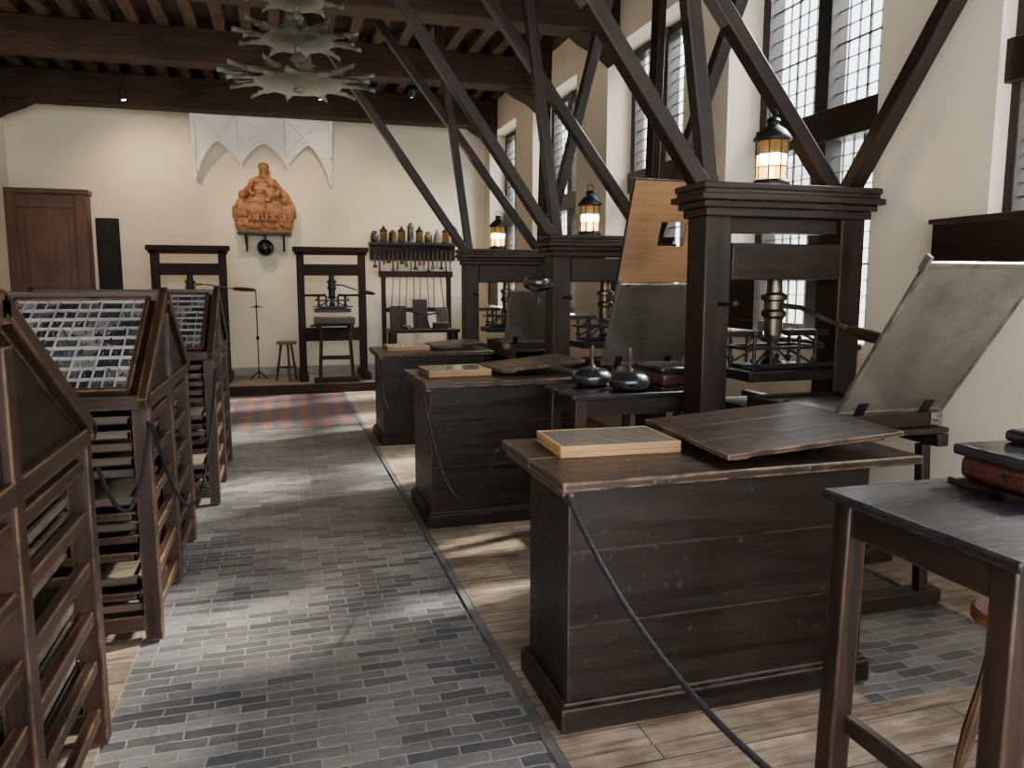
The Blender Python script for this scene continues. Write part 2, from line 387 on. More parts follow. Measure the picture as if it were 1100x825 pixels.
def type_case(label):
    T=thing('type_case',label,'type case',group='type cases on the sloping stands')
    W,H=1.16,.76;nx,ny=24,9
    part('case_frame',G().bx(-W/2,W/2,-H/2,-H/2+.022,0,.04).bx(-W/2,W/2,H/2-.022,H/2,0,.04).bx(-W/2,-W/2+.022,-H/2,H/2,0,.04).bx(W/2-.022,W/2,-H/2,H/2,0,.04).bx(-.012,.012,-H/2,H/2,0,.041).bx(-W/2,W/2,-H/2,H/2,0,.006),STD('x'),T,bev=.003)
    g=G();f=G();cw=(W-.044)/nx;ch=(H-.044)/ny
    for j in range(ny+1):
        y=-H/2+.022+j*ch
        g.bx(-W/2+.02,W/2-.02,y-.0024,y+.0024,.006,.030)
    for j in range(ny):
        y0=-H/2+.022+j*ch;i=0
        while i<nx:
            sp=min(random.choice([1,1,2,2,2]) if j in (2,3,4,5) else random.choice([1,1,1,2]),nx-i)
            if i<nx//2<i+sp: sp=nx//2-i
            x0=-W/2+.022+i*cw;x1=x0+sp*cw
            g.bx(x0-.0022,x0+.0022,y0,y0+ch,.006,.030)
            mm=random.choice([0,0,1,1,2])
            f.mi=mm;f.bx(x0+.002,x1-.002,y0+.002,y0+ch-.002,.006,.015)
            for q in range(4*sp):
                f.mi=mm if random.random()<.6 else random.choice([0,1,2])
                h=random.uniform(.012,.022)
                f.box((random.uniform(x0+.009,x1-.009),random.uniform(y0+.016,y0+ch-.016),.006+h/2),(.006,.022,h),Euler((random.uniform(-.15,.15),random.uniform(-.1,.1),random.uniform(-.5,.5))).to_matrix())
            i+=sp
    part('case_divider',g,DIV,T,bev=0)
    part('metal_type',f,TM,T,bev=0,kind='stuff')
    return T
tc1=type_case('open wooden type case with compartments of metal type')
def case_on(st,o):
    n=Vector((0,-math.sin(SL),math.cos(SL)))
    c=Vector((st.location.x+.0,st.location.y-HD/2,(ZE+ZA)/2))+n*.006
    o.location=c;o.rotation_euler=(SL,0,0)
tc2=copy_tree(tc1);tc3=copy_tree(tc1)
for st,o in ((s1,tc3),(s2,tc1),(s3,tc2)): case_on(st,o)
# ------------------------------------------------------------------ benches
def bench(label,x0,x1,y0,y1,h,tx0,tx1,ty0,ty1):
    T=thing('bench',label,'bench',((x0+x1)/2,(y0+y1)/2,.012),group='black wooden work benches')
    hx,hy=(x1-x0)/2,(y1-y0)/2;h-=.012
    g=G();zb=.10;zt=h-.035;cuts=[zb,zb+(zt-zb)*.36,zb+(zt-zb)*.71,zt]
    for k in range(3):
        a,b=cuts[k]+.0006,cuts[k+1]-.0006
        g.bx(-hx,hx,-hy,-hy+.025,a,b).bx(-hx,hx,hy-.025,hy,a,b)
        g.bx(-hx,-hx+.025,-hy+.025,hy-.025,a,b).bx(hx-.025,hx,-hy+.025,hy-.025,a,b)
    g.bx(-hx+.02,hx-.02,-hy+.02,hy-.02,zb,h-.036)
    part('body',g,BLK('x'),T,bev=.001)
    g=G();e=.03
    g.bx(-hx-e,hx+e,-hy-e,hy+e,0,.09).bx(-hx-e*.55,hx+e*.55,-hy-e*.55,hy+e*.55,.09,.105)
    part('plinth',g,BLK('x'),T,bev=.007)
    cx,cy=T.location.x,T.location.y
    g=G();m=(ty0+ty1)/2
    g.bx(tx0-cx,tx1-cx,ty0-cy,m-cy-.001,h-.034,h).bx(tx0-cx,tx1-cx,m-cy+.001,ty1-cy,h-.034,h)
    g.bx(tx0-cx+.01,tx0-cx+.05,ty0-cy+.03,ty1-cy-.03,h-.06,h-.034)
    part('bench_top',g,BNT('x'),T,bev=.006,label='worn dark bench top with pale chipped edges')
    return T
HA=.905
bench('black panelled work bench holding a tilted lid board',.90,2.12,2.35,2.77,HA,.865,2.33,2.31,3.06)
bench('black panelled work bench with trays beside an ink table',.87,1.9,4.71,5.33,.95,.83,2.0,4.66,5.5)
bench('black panelled work bench beside the red tiled floor',.90,1.9,7.36,7.98,.91,.86,2.0,7.31,8.15)
def tray(label,x0,x1,y0,y1,z,rz=0):
    T=thing('display_case',label,'display case',((x0+x1)/2,(y0+y1)/2,z),rz,group='flat display cases on the benches')
    hx,hy=(x1-x0)/2,(y1-y0)/2
    g=G().bx(-hx,hx,-hy,hy,0,.02)
    for s in (-1,1):
        g.bx(-hx,hx,s*hy,s*(hy-.012),.02,.045).bx(s*hx,s*(hx-.012),-hy+.012,hy-.012,.02,.045)
    part('case_body',g,PALE('x'),T,bev=.003)
    if 'printed_sheet' in _w: m=_w['printed_sheet']
    else:
        m,nt,p=newmat('printed_sheet');_w['printed_sheet']=m
        t=N(nt,'TexCoord');w=N(nt,'TexWave',Scale=14,Distortion=3,Detail=4);w.bands_direction='Y';L(nt,t.outputs['Object'],w.inputs[0])
        L(nt,ramp(nt,w.outputs[0],[(.3,(.09,.078,.064)),(.8,(.25,.22,.18))]),p.inputs['Base Color']);p.inputs['Roughness'].default_value=.12
    part('printed_sheet',G().bx(-hx+.012,hx-.012,-hy+.012,hy-.012,.02,.043),m,T,bev=0,label='greyish printed sheet under glass')
tray('flat honey coloured display case with a grey sheet on bench',.99,1.48,2.64,2.98,HA,R(-3))
tray('flat honey coloured display case on the black bench',.90,1.33,4.95,5.3,.95,R(2))
tray('flat honey coloured display case beside a lid board',.98,1.4,7.55,7.9,.91)
def board(label,c,w,d,rot):
    T=thing('wooden_board',label,'board',c,group='worn lid boards on the benches');T.rotation_euler=rot
    g=G();n=3
    for k in range(n): g.bx(-w/2,w/2,-d/2+k*d/n+.0003,-d/2+(k+1)*d/n-.0003,0,.018)
    part('board_planks',g,LID('x'),T,bev=.001)
    for a in (-w/2+.05,w/2-.11): part('board_batten',G().bx(a,a+.06,-d/2+.04,d/2-.04,-.018,0),LID('y'),T,bev=.003)
board('scuffed dark brown lid board lying tilted on bench',(1.88,2.68,HA+.06),.74,.70,(R(1),R(-4),R(-2)))
board('scuffed dark brown lid board lying on the bench',(1.66,5.1,1.005),.60,.5,(0,R(-5),R(3)))
board('scuffed brown lid board beside a honey coloured display case',(1.68,7.75,.955),.5,.5,(0,R(-4),R(3)))
# ------------------------------------------------------------------ ink tables
def ink_table(label,x0,x1,y0,y1,h):
    T=thing('ink_table',label,'table',((x0+x1)/2,(y0+y1)/2,.012),group='tall ink tables')
    hx,hy=(x1-x0)/2,(y1-y0)/2;h-=.012
    part('table_top',G().bx(-hx,hx,-hy,hy,h-.03,h),wood('ink_table_top',(.010,.011,.015),(.013,.014,.018),'x',rough=.27,wear=(.14,.08,.05),wamt=.9,bump=.02,gs=.4,stk=.05,spk=.12,rv=.25),T,bev=.006,label='glossy blue-black ink stained top')
    e=.04
    for s in (-1,1):
        part('apron',G().bx(-hx+e,hx-e,s*(hy-e),s*(hy-e-.022),h-.13,h-.03),TBL('x'),T)
        part('apron',G().bx(s*(hx-e),s*(hx-e-.022),-hy+e,hy-e,h-.13,h-.03),TBL('y'),T)
        part('stretcher',G().bx(s*(hx-.06),s*(hx-.09),-hy+.08,hy-.08,.17,.23),TBL('y'),T)
        for q in (-1,1):
            X,Y=s*(hx-.06),q*(hy-.06)
            g=G().bar((X+s*.012,Y+q*.012,0),(X,Y,h-.03),.07,.07)
            part('leg',g,TBL('z'),T,bev=.006)
    return T
ink_table('tall black topped ink table with square brown legs',1.55,2.52,1.25,1.91,.94)
ink_table('small dark ink table holding two ink balls',1.56,2.40,4.02,4.54,.93)
def leather_box(label,loc,sx,sy,sz,rz):
    T=thing('leather_box',label,'box',loc,rz)
    m,nt,p=newmat('cracked_red_leather')
    t=N(nt,'TexCoord');v=N(nt,'TexVoronoi',Scale=55);v.feature='DISTANCE_TO_EDGE';L(nt,t.outputs['Object'],v.inputs[0])
    L(nt,ramp(nt,v.outputs[0],[(.02,(.012,.007,.006)),(.12,(.085,.022,.016))]),p.inputs['Base Color']);p.inputs['Roughness'].default_value=.4
    part('box_body',G().bx(-sx/2,sx/2,-sy/2,sy/2,.018,sz),m,T,bev=.02,label='cracked dark red leather body')
    part('box_lid',G().bx(-sx/2-.015,sx/2+.015,-sy/2-.015,sy/2+.015,sz,sz+.035),LEATHER,T,bev=.01)
    part('box_base',G().bx(-sx/2-.02,sx/2+.02,-sy/2-.02,sy/2+.02,0,.018),BLK('x'),T,bev=.004)
leather_box('dark red cracked leather box with black lid on ink table',(2.22,1.70,.94),.46,.26,.09,R(-4))
leather_box('dark red leather box at the end of ink table',(2.26,4.28,.93),.20,.36,.10,0)
T=thing('leather_pad','black leather pad resting on the leather box','pad',(2.30,1.74,1.066))
part('pad_body',G().bx(-.15,.15,-.09,.09,0,.04),LEATHER,T,bev=.015)
def ink_ball(label,loc,rot=(0,0,0)):
    T=thing('ink_ball',label,'ink ball',loc,group='leather ink balls');T.rotation_euler=rot
    part('ball_pad',G().lathe([(0.001,0),(.085,.0),(.116,.018),(.127,.048),(.120,.078),(.09,.104),(.045,.118),(.001,.122)],n=28),LEATHER,T,bev=0)
    part('handle',G().lathe([(.022,.105),(.024,.12),(.011,.135),(.009,.17),(.013,.2),(.017,.225),(.011,.25),(.001,.256)],n=16),wood('ball_handle',(.03,.015,.01),(.12,.06,.03),'z',rough=.35),T,bev=0)
ink_ball('black leather ink ball standing on ink table',(1.83,4.40,.93))
ink_ball('black leather ink ball standing on ink table',(1.97,4.16,.93))
def stool(label,loc,h,r,nl=3):
    T=thing('stool',label,'stool',loc)
    part('seat',G().lathe([(r*.9,h-.045),(r,h-.035),(r,h-.008),(r*.94,h),(.001,h)],n=28),wood('stool_seat',(.10,.038,.014),(.24,.10,.04),'x',rough=.4),T,bev=0)
    for k in range(nl):
        a=2*math.pi*k/nl+.7
        p=Vector((math.cos(a)*r*.55,math.sin(a)*r*.55,h-.035));q=Vector((math.cos(a)*r*1.15,math.sin(a)*r*1.15,0))
        part('leg',G().tube([q,q.lerp(p,.3),q.lerp(p,.6),p],[.014,.022,.017,.02]),STD('z'),T,bev=0)
    z=h*.35
    pts=[Vector((math.cos(2*math.pi*k/nl+.7)*r*.95,math.sin(2*math.pi*k/nl+.7)*r*.95,z)) for k in range(nl)]
    g=G()
    for i in range(nl): g.cyl(pts[i],pts[(i+1)%nl],.01)
    part('rung',g,STD('x'),T,bev=0)
stool('round brown wooden stool under the ink table',(2.175,1.70,.012),.54,.165)
stool('three legged wooden stool beside the old press',(.05,12.0,.12),.6,.15)
# ------------------------------------------------------------------ presses
def press(label,loc,braces=(),tymp=None,frisk=None,slim=False,barto=None,tw=.30,toff=0,dz=0,group='wooden hand printing presses'):
    T=thing('printing_press',label,'printing press',loc,group=group)
    W=OLD if slim else PRS
    ci,cy=(.405,.075) if slim else (.355,.1)
    yf=-.72 if slim else -1.02
    for s in (-1,1):
        part('foot',G().bx(s*(ci-.01),s*.53,-.45,.45,0,.10),W('y'),T,bev=.01)
        part('cheek',G().bx(s*ci,s*.515,-cy,cy,.10,1.95-dz),W('z'),T,bev=.008)
    g=G()
    if slim: g.bx(-.57,.57,-.09,.09,1.935,2.01).bx(-.54,.54,-.075,.075,1.89,1.935)
    else: g.bx(-.53,.53,-.13,.13,1.92-dz,1.965-dz).bx(-.555,.555,-.15,.15,1.965-dz,2.0-dz).bx(-.585,.585,-.18,.18,2.0-dz,2.035-dz).bx(-.56,.56,-.16,.16,2.035-dz,2.06-dz).bx(-.57,.57,-.165,.165,2.06-dz,2.095-dz)
    part('cap',g,W('x'),T,bev=.008)
    part('head_beam',G().bx(-ci,ci,-cy-.01,cy+.01,1.58,1.75 if slim else 1.78),W('x'),T,bev=.01)
    if not slim and dz==0: part('upper_rail',G().bx(-ci,ci,-.06,.06,1.84,1.92),W('x'),T)
    part('winter_beam',G().bx(-ci,ci,-cy,cy,.58,.78),W('x'),T,bev=.01)
    for s in (-1,1): part('hose_shelf',G().bx(s*.09,s*ci,-.04,.04,1.26,1.295),W('x'),T)
    prof=[(.04,1.12),(.045,1.16),(.03,1.18),(.03,1.22),(.062,1.23),(.066,1.25),(.05,1.265),(.052,1.36),(.068,1.375),(.07,1.40),(.056,1.415),(.056,1.46),(.075,1.47),(.075,1.495),(.045,1.51),(.04,1.6)]
    part('screw',G().lathe(prof,n=28),IRON if slim else BRASS,T,bev=0,label='turned aged metal screw')
    e=Vector(barto or (.13,-.80,1.27));st=Vector((0,0,1.44));m1=st.lerp(e,.25)+Vector((0,0,.03));m2=st.lerp(e,.68)+Vector((0,0,-.005))
    dd=(e-m2).normalized()
    B=part('bar',G().tube([st,m1,st.lerp(e,.45)+Vector((0,0,.01)),m2],[.018,.015,.013,.012],10),STEEL,T,bev=0,label='worn steel bar')
    part('bar_handle',G().tube([m2-dd*.03,m2+dd*.01,m2+dd*.12,e-dd*.03,e],[.016,.026,.032,.024,.012],14),STD('y'),B,bev=0,label='turned brown wooden handle')
    g=G()
    g.bar((-.24,-.12,1.20),(.24,-.12,1.20),.018,.03).bar((-.24,.12,1.20),(.24,.12,1.20),.018,.03)
    for sx in (-1,1):
        g.bar((sx*.24,-.13,1.2),(sx*.24,.13,1.2),.018,.03,(1,0,0))
        for sy in (-1,1):
            g.cyl((sx*.2,sy*.12,1.06),(sx*.2,sy*.12,1.27),.011);g.ball((sx*.2,sy*.12,1.28),.019,n=6)
            g.cyl((sx*.2,sy*.12,1.12),(sx*.2,sy*.12,1.14),.022)
            g.cyl((sx*.09,sy*.12,1.08),(sx*.09,sy*.12,1.25),.009);g.ball((sx*.09,sy*.12,1.255),.014,n=6)
            g.cyl((sx*.2,sy*.12,1.1),(sx*.05,sy*.05,1.2),.007)
        g.cyl((sx*.25,-.13,1.215),(sx*.12,0,1.3),.008)
    g.bar((-.30,-.15,1.105),(.30,-.15,1.105),.02,.02)
    part('platen_hanger',g,IRON,T,bev=0)
    if not slim: part('bar_catch',G().cyl((-.42,-.09,1.45),(-.40,-.22,1.45),.01).ball((-.40,-.22,1.45),.02,n=6),IRON,T,bev=0)
    g=G().bx(-.27,.27,-.19,.19,1.02,1.075).bx(-.2,.2,-.13,.13,1.075,1.10)
    g.lathe([(.07,1.10),(.05,1.12),(.045,1.13)],n=20)
    part('platen',g,DIRON,T,bev=.006)
    for s in (-1,1):
        part('carriage_rail',G().bx(s*.2,s*.26,yf,.60 if not slim else .5,.80,.86),W('y'),T)
        part('trestle_leg',G().bar((s*.24,yf+.09,.08),(s*.2,yf+.09,.80),.05,.05),W('z'),T)
    part('trestle_foot',G().bx(-.33,.33,yf+.04,yf+.14,.0,.08),W('x'),T,bev=.01)
    part('trestle_rail',G().bx(-.2,.2,yf+.07,yf+.11,.34,.40),W('x'),T)
    part('carriage_plank',G().bx(-.28,.28,yf+.02,.2,.86,.885),W('y'),T)
    g=G();z0,z1=.885,.955;a,b=yf+.09,-.2
    g.bx(-.29,-.25,a,b,z0,z1).bx(.25,.29,a,b,z0,z1).bx(-.25,.25,a,a+.04,z0,z1).bx(-.25,.25,b-.04,b,z0,z1)
    part('coffin',g,LID('y') if slim else PRS('y'),T,bev=.004)
    part('press_stone',G().bx(-.249,.249,a+.041,b-.041,z0,.935),plain('press_stone',(.12,.12,.115),.35,0,.3,12),T,bev=0)
    part('type_forme',G().bx(-.2,.2,a+.11,b-.2 if not slim else b-.08,.936,.952),STEEL,T,bev=.002)
    part('crank',G().cyl((-.34,-.3,.83),(.30,-.3,.83),.014).bar((-.335,-.3,.83),(-.335,-.42,.74),.012,.025).cyl((-.335,-.42,.74),(-.44,-.42,.74),.018),IRON,T,bev=0)
    if not slim:
        for s in (-1,1): part('corner_iron',G().bx(s*.29,s*.298,a,a+.10,.89,.95).bx(s*.23,s*.298,a-.008,a,.89,.95).cyl((s*.26,a-.03,.92),(s*.26,a,.92),.014,n=8),STEEL,T,bev=0)
    if tymp:
        (y0,z0),(y1,z1)=tymp
        Lt=math.hypot(y1-y0,z1-z0);al=math.atan2(z1-z0,y1-y0);w=tw
        g=G();t=.018;fw=.020
        g.bx(-w,-w+fw,0,Lt,-t/2,t/2).bx(w-fw,w,0,Lt,-t/2,t/2).bx(-w+fw,w-fw,0,fw,-t/2,t/2).bx(-w+fw,w-fw,Lt-fw,Lt,-t/2,t/2)
        g.bx(-w-.004,-w+.012,Lt-.04,Lt+.03,-.016,.016).bx(w-.012,w+.004,Lt-.04,Lt+.03,-.016,.016)
        Ty=part('tympan',g,TFR,T,loc=(toff,y0,z0),rot=(al,0,0),bev=.003)
        part('parchment',G().bx(-w+fw,w-fw,fw,Lt-fw,-.003,.005),TYMPM[label.startswith('large')],Ty,bev=0,label='taut stained grey parchment')
        for s in (-.6,.6): part('tympan_hinge',G().bx(s*w-.025,s*w+.025,-.02,.07,-.014,.014).cyl((s*w-.03,0,0),(s*w+.03,0,0),.014),IRON,Ty,bev=0)
    if frisk:
        (y0,z0),(y1,z1)=frisk
        Lt=math.hypot(y1-y0,z1-z0);al=math.atan2(z1-z0,y1-y0);w=tw
        hx0,hx1,hy0,hy1=-.09,.11,.27,.44
        g=G().bx(-w,hx0,0,Lt,-.003,.003).bx(hx1,w,0,Lt,-.003,.003).bx(hx0,hx1,0,hy0,-.003,.003).bx(hx0,hx1,hy1,Lt,-.003,.003)
        F=part('frisket',g,wood('frisket_sheet',(.28,.145,.065),(.40,.23,.11),'x',rough=.7,bump=.05),T,loc=(toff,y0,z0),rot=(al,0,0),bev=0,label='tan frisket sheet with a cut window')
        part('frisket_frame',G().bx(-w-.01,-w,0,Lt,-.006,.006).bx(w,w+.01,0,Lt,-.006,.006).bx(-w-.01,w+.01,Lt,Lt+.01,-.006,.006),IRON,F,bev=0)
    for (p,q) in braces:
        p=Vector(p)-Vector((0,0,dz));q=Vector(q);d=q-p
        o=part('brace',G().box((0,0,d.length/2),(.10,.085,d.length)),PRS('z'),T,bev=.008)
        o.rotation_mode='QUATERNION';o.location=p;o.rotation_quaternion=d.to_track_quat('Z','Y')
    return T
def parch(name,a,b):
    m,nt,p=newmat(name);tc=N(nt,'TexCoord')
    n=N(nt,'TexNoise',Scale=5,Detail=10,Roughness=.78);L(nt,tc.outputs['Object'],n.inputs[0])
    n2=N(nt,'TexNoise',Scale=1.7,Detail=3);L(nt,tc.outputs['Object'],n2.inputs[0])
    c=ramp(nt,n.outputs[0],[(.3,a),(.7,b)])
    L(nt,mix(nt,1,c,ramp(nt,n2.outputs[0],[(.35,(.5,.48,.46)),(.65,(1.1,1.1,1.1))]),'MULTIPLY'),p.inputs['Base Color']);p.inputs['Roughness'].default_value=.4
    return m
TFR=plain('tympan_metal',(.17,.15,.125),.4,.6,.6,14)
TYMPM={True:parch('parchment_light',(.070,.064,.052),(.175,.160,.13)),False:parch('parchment_dark',(.055,.050,.042),(.13,.12,.10))}
Z1=4.47
b1=((-.5,0,2.09),(-2.27,0,Z1));b2=((-.44,.02,2.09),(-.78,.05,Z1));b3=((.40,0.05,2.09),(-1.5,.1,Z1));b4=((.45,-.03,2.09),(.52,-1.8,Z1));b5=((.45,.08,2.09),(.52,.1,Z1))
PA=press('large dark oak printing press with open parchment tympan',(2.715,3.83,.0),(b1,b2,b3,b4),((-.92,.96),(-1.39,1.64)),tw=.31)
PB=press('dark oak printing press with raised tan frisket',(2.69,6.2,.0),(b1,b2,b3,b4,b5),((-.92,.96),(-1.2,1.56)),((-1.2,1.57),(-1.46,2.24)),tw=.34,toff=-.09,dz=.13)
PC=press('dark oak printing press with lantern on its cap',(2.5,8.6,.0),(b1,b2,b3,b4,b5),((-.92,.96),(-1.15,1.5)),dz=.14)
PE=press('old oak printing press standing on the raised platform',(.75,12.25,.12),(),None,slim=True,barto=(.62,-.35,1.30))
PD=press('old oak printing press against the plaster wall',(-1.28,12.3,.12),(),None,slim=True,barto=(.92,-.25,1.36))
ink_ball('black leather ink ball hanging on the press cheek',(2.02,6.02,1.62),(R(180),0,0))
# lanterns
def horn():
    m,nt,p=newmat('lantern_pane');nt.nodes.remove(p);out=nt.nodes['Material Output']
    t=N(nt,'BsdfTransparent');tr=N(nt,'BsdfTranslucent');tr.inputs[0].default_value=(1,.80,.45,1)
    mx=N(nt,'MixShader');mx.inputs[0].default_value=.7;L(nt,t.outputs[0],mx.inputs[1]);L(nt,tr.outputs[0],mx.inputs[2]);L(nt,mx.outputs[0],out.inputs[0]);return m
HORN=horn();BULB=emis('candle_glow',(1,.66,.28),140)
def lantern(name,label,loc,sc=1,lit=True,group='lit lanterns on the press caps'):
    T=thing(name,label,'lantern',loc,group=group);T.scale=(sc,sc,sc)
    part('lantern_base',G().lathe([(.10,0),(.105,.012),(.10,.03),(.088,.04)],n=24),IRON,T,bev=0)
    part('pane',G().lathe([(.08,.04),(.08,.25),(.078,.25),(.078,.04)],n=24),HORN,T,bev=0)
    g=G()
    for k in range(8):
        a=2*math.pi*k/8;x,y=.084*math.cos(a),.084*math.sin(a)
        g.cyl((x,y,.035),(x,y,.255),.0045,n=6)
    for z in (.11,.18): g.lathe([(.082,z-.003),(.088,z-.003),(.088,z+.003),(.082,z+.003)],n=24)
    part('cage',g,IRON,T,bev=0)
    part('lantern_roof',G().lathe([(.09,.25),(.105,.255),(.105,.265),(.07,.31),(.035,.335),(.03,.355),(.04,.36),(.03,.375),(.001,.385)],n=24),IRON,T,bev=0)
    g=G();pts=[(.028*math.cos(t),0,.40+.028*math.sin(t)) for t in [i*2*math.pi/16 for i in range(17)]]
    part('ring_handle',g.tube(pts,.004,6),IRON,T,bev=0)
    part('candle',G().cyl((0,0,.03),(0,0,.11),.014).ball((0,0,.135),(.016,.016,.032),n=8),BULB if lit else PALE('z'),T,bev=0)
    if lit:
        l=bpy.data.lights.new('lantern_light','POINT');l.energy=60;l.color=(1,.66,.32);l.shadow_soft_size=.03
        o=bpy.data.objects.new('lantern_light',l);COL.objects.link(o);o.parent=T;o.location=(0,0,.15)
    return T
la=lantern('lantern','glowing iron cage lantern on the large press cap',(2.66,3.83,2.096))
copy_tree(la,loc=(2.54,6.2,1.966),label='glowing iron cage lantern on a press cap')
copy_tree(la,loc=(2.40,8.6,1.956),label='small glowing iron lantern on a press cap')
# ------------------------------------------------------------------ ropes
def rope(label,p,q,sag):
    T=part('barrier_rope',G().tube(catenary(p,q,sag),.008,8),ROPE,bev=0,label=label,cat='rope',group='black barrier ropes')
    part('rope_hook',G().tube([Vector(p)+Vector((.012*math.cos(t),0,.012*math.sin(t)-.01)) for t in [i*.5 for i in range(11)]],.003,6),IRON,T,bev=0)
rope('black braided barrier rope hanging from the bench corner',(.875,2.30,.865),(.84,.25,.95),.28)
rope('black barrier rope sagging between two benches',(.815,4.65,.89),(.85,3.07,.86),.42)
rope('black barrier rope sagging beside the red tiled floor',(.845,7.30,.85),(.82,5.51,.90),.36)
rope('black barrier rope hanging along the type stands',(-.53,3.42,.98),(-.455,5.65,.98),.62)
rope('black barrier rope between two type stands',(-.55,3.49,.98),(-.60,2.77,.95),.25)
T=thing('rope_post','black iron post holding the barrier rope','post',(.84,.22,.012))
part('post_base',G().lathe([(.14,0),(.14,.015),(.03,.03)],n=24),DIRON,T,bev=0);part('post_shaft',G().cyl((0,0,.02),(0,0,.96),.018).ball((0,0,.97),.03),DIRON,T,bev=0)
# ------------------------------------------------------------------ chandelier
T=thing('chandelier','three tiered chandelier of pointed grey-green leaf arms','chandelier',(.21,7.0,3.17))
part('shaft',G().cyl((0,0,.0),(0,0,1.43),.03).lathe([(.001,-.02),(.05,.0),(.06,.04),(.03,.08)],n=16).lathe([(.03,.22),(.07,.27),(.03,.32)],n=16).lathe([(.03,.55),(.06,.6),(.03,.65)],n=16),PEWTER,T,bev=0)
def tier(z,r,n,seed):
    rnd=random.Random(seed);g=G()
    g.lathe([(.05,z),(r*.42,z+.015),(r*.54,z+.045),(r*.5,z+.075),(.05,z+.055)],n=32)
    for k in range(n):
        a=2*math.pi*k/n+rnd.uniform(-.07,.07);lay=k%2
        ln=r*(1 if lay else .9)*rnd.uniform(.9,1.08);w=.075 if lay else .06
        ca,sa=math.cos(a),math.sin(a);top=[];S=12
        for i in range(S+1):
            t=i/S;rr=r*.35+(ln-r*.35)*t
            ww=w*(math.sin(math.pi*min(1,t*.7+.25))**.7)*(1-t**2.5)*(1+.38*(1 if i%3==1 else -.35))+.003
            zz=z+.045+.02*lay+.01*math.sin(t*math.pi)+(.04 if lay else -.02)*t*t
            top.append((rr,ww,zz))
        rows=[]
        for rr,ww,zz in top:
            rows.append([g.bm.verts.new((rr*ca-s*ww*sa,rr*sa+s*ww*ca,zz+dz)) for s,dz in ((-1,0),(0,.024),(1,0),(0,-.014))])
        for A,B in zip(rows,rows[1:]):
            for i in range(4): g.bm.faces.new((A[i],A[(i+1)%4],B[(i+1)%4],B[i]))
        g.bm.faces.new(rows[-1]);g.bm.faces.new(list(reversed(rows[0])))
    return g
part('leaf_tier',tier(.02,.67,22,1),PEWTER,T,bev=0);part('leaf_tier',tier(.36,.55,18,2),PEWTER,T,bev=0);part('leaf_tier',tier(.68,.43,16,3),PEWTER,T,bev=0)
# ------------------------------------------------------------------ statue, shelf, vault fragment
TERRA=plain('terracotta',(.25,.108,.046),.6,0,.6,14,.8)
T=thing('statue','terracotta seated woman with children in draped robes','statue',(-.21,12.80,2.37));T.scale=(1.1,1,.98)
g=G()
g.ball((0,-.02,.42),(.26,.17,.22)).ball((-.08,-.10,.33),(.16,.13,.17)).ball((.12,-.1,.33),(.15,.13,.16))
g.ball((0,.0,.66),(.13,.10,.2)).ball((-.01,-.01,.80),(.15,.09,.08)).cyl((0,-.01,.82),(.01,-.02,.93),.042,.038)
g.ball((.015,-.03,.985),(.058,.066,.08)).ball((.015,.0,1.02),(.078,.08,.068)).ball((.02,.05,.93),(.075,.06,.12))
g.tube([(-.13,0,.8),(-.2,-.06,.66),(-.12,-.16,.56)],[.055,.048,.035]).tube([(.13,0,.8),(.22,-.05,.67),(.16,-.16,.55)],[.055,.048,.035])
g.ball((.10,-.17,.60),(.07,.06,.10)).ball((.11,-.19,.73),(.05,.05,.055)).tube([(.06,-.18,.63),(-.03,-.2,.66)],[.03,.02]).tube([(.1,-.18,.54),(.04,-.25,.46)],[.04,.028])
g.ball((-.29,-.06,.36),(.10,.08,.17)).ball((-.28,-.08,.58),(.055,.055,.065)).tube([(-.22,-.08,.46),(-.12,-.14,.5)],[.035,.025])
g.ball((.30,-.06,.30),(.11,.09,.15)).ball((.28,-.1,.48),(.052,.055,.06)).tube([(.24,-.1,.38),(.15,-.16,.42)],[.035,.025])
g.tube([(-.14,.04,.74),(-.28,.03,.56),(-.37,.04,.38),(-.38,.02,.22)],[.05,.07,.06,.05]).tube([(.14,.04,.74),(.28,.03,.58),(.38,.04,.38),(.39,.02,.22)],[.05,.07,.06,.05])
for k in range(17):
    a=math.pi*(1.02+.96*k/16);w=.02*math.sin(k*2.3)
    g.tube([(.10*math.cos(a),.02+.08*math.sin(a),.64),((.27+w)*math.cos(a),.19*math.sin(a)-.02,.42),((.34+w)*math.cos(a+.15),.23*math.sin(a),.17)],[.012,.017,.022],6)
o=part('figure',g,TERRA,T,bev=0)
rm=o.modifiers.new('r','REMESH');rm.mode='VOXEL';rm.voxel_size=.008;rm.use_smooth_shade=True
g=G();g.box((0,0,.11),(.76,.30,.14)).box((0,0,.02),(.70,.28,.06)).box((0,-.01,.19),(.80,.32,.035))
for k in range(9):
    x=-.32+k*.08;g.ball((x,-.15,.11+.02*math.sin(k*2)),(.045,.03,.055),n=8)
o=part('plinth',g,TERRA,T,bev=0)
rm=o.modifiers.new('r','REMESH');rm.mode='VOXEL';rm.voxel_size=.012;rm.use_smooth_shade=True
T=thing('wall_shelf','dark wooden bracket shelf with a hanging black ball','shelf',(-.21,12.82,2.33))
part('shelf_board',G().bx(-.4,.4,-.2,.177,0,.035),PRS('x'),T)
for s in (-1,1): part('bracket',G().bar((s*.28,.16,-.22),(s*.28,-.14,0),.03,.03,(1,0,0)).bx(s*.28-.015,s*.28+.015,.15,.178,-.25,0),PRS('z'),T)
part('hanging_ball',G().ball((0,-.02,-.2),.13,n=16).cyl((0,-.02,-.08),(0,-.02,0),.02),plain('black_ball',(.02,.02,.02),.2,.6),T,bev=0)
T=thing('vault_fragment','white plaster gothic vault fragment with ribs and pendants','plasterwork',(-.18,YB-.02,0))
xs=[-1.0,-.34,.34,1.0];zl=[3.2,3.42,3.42,3.2]
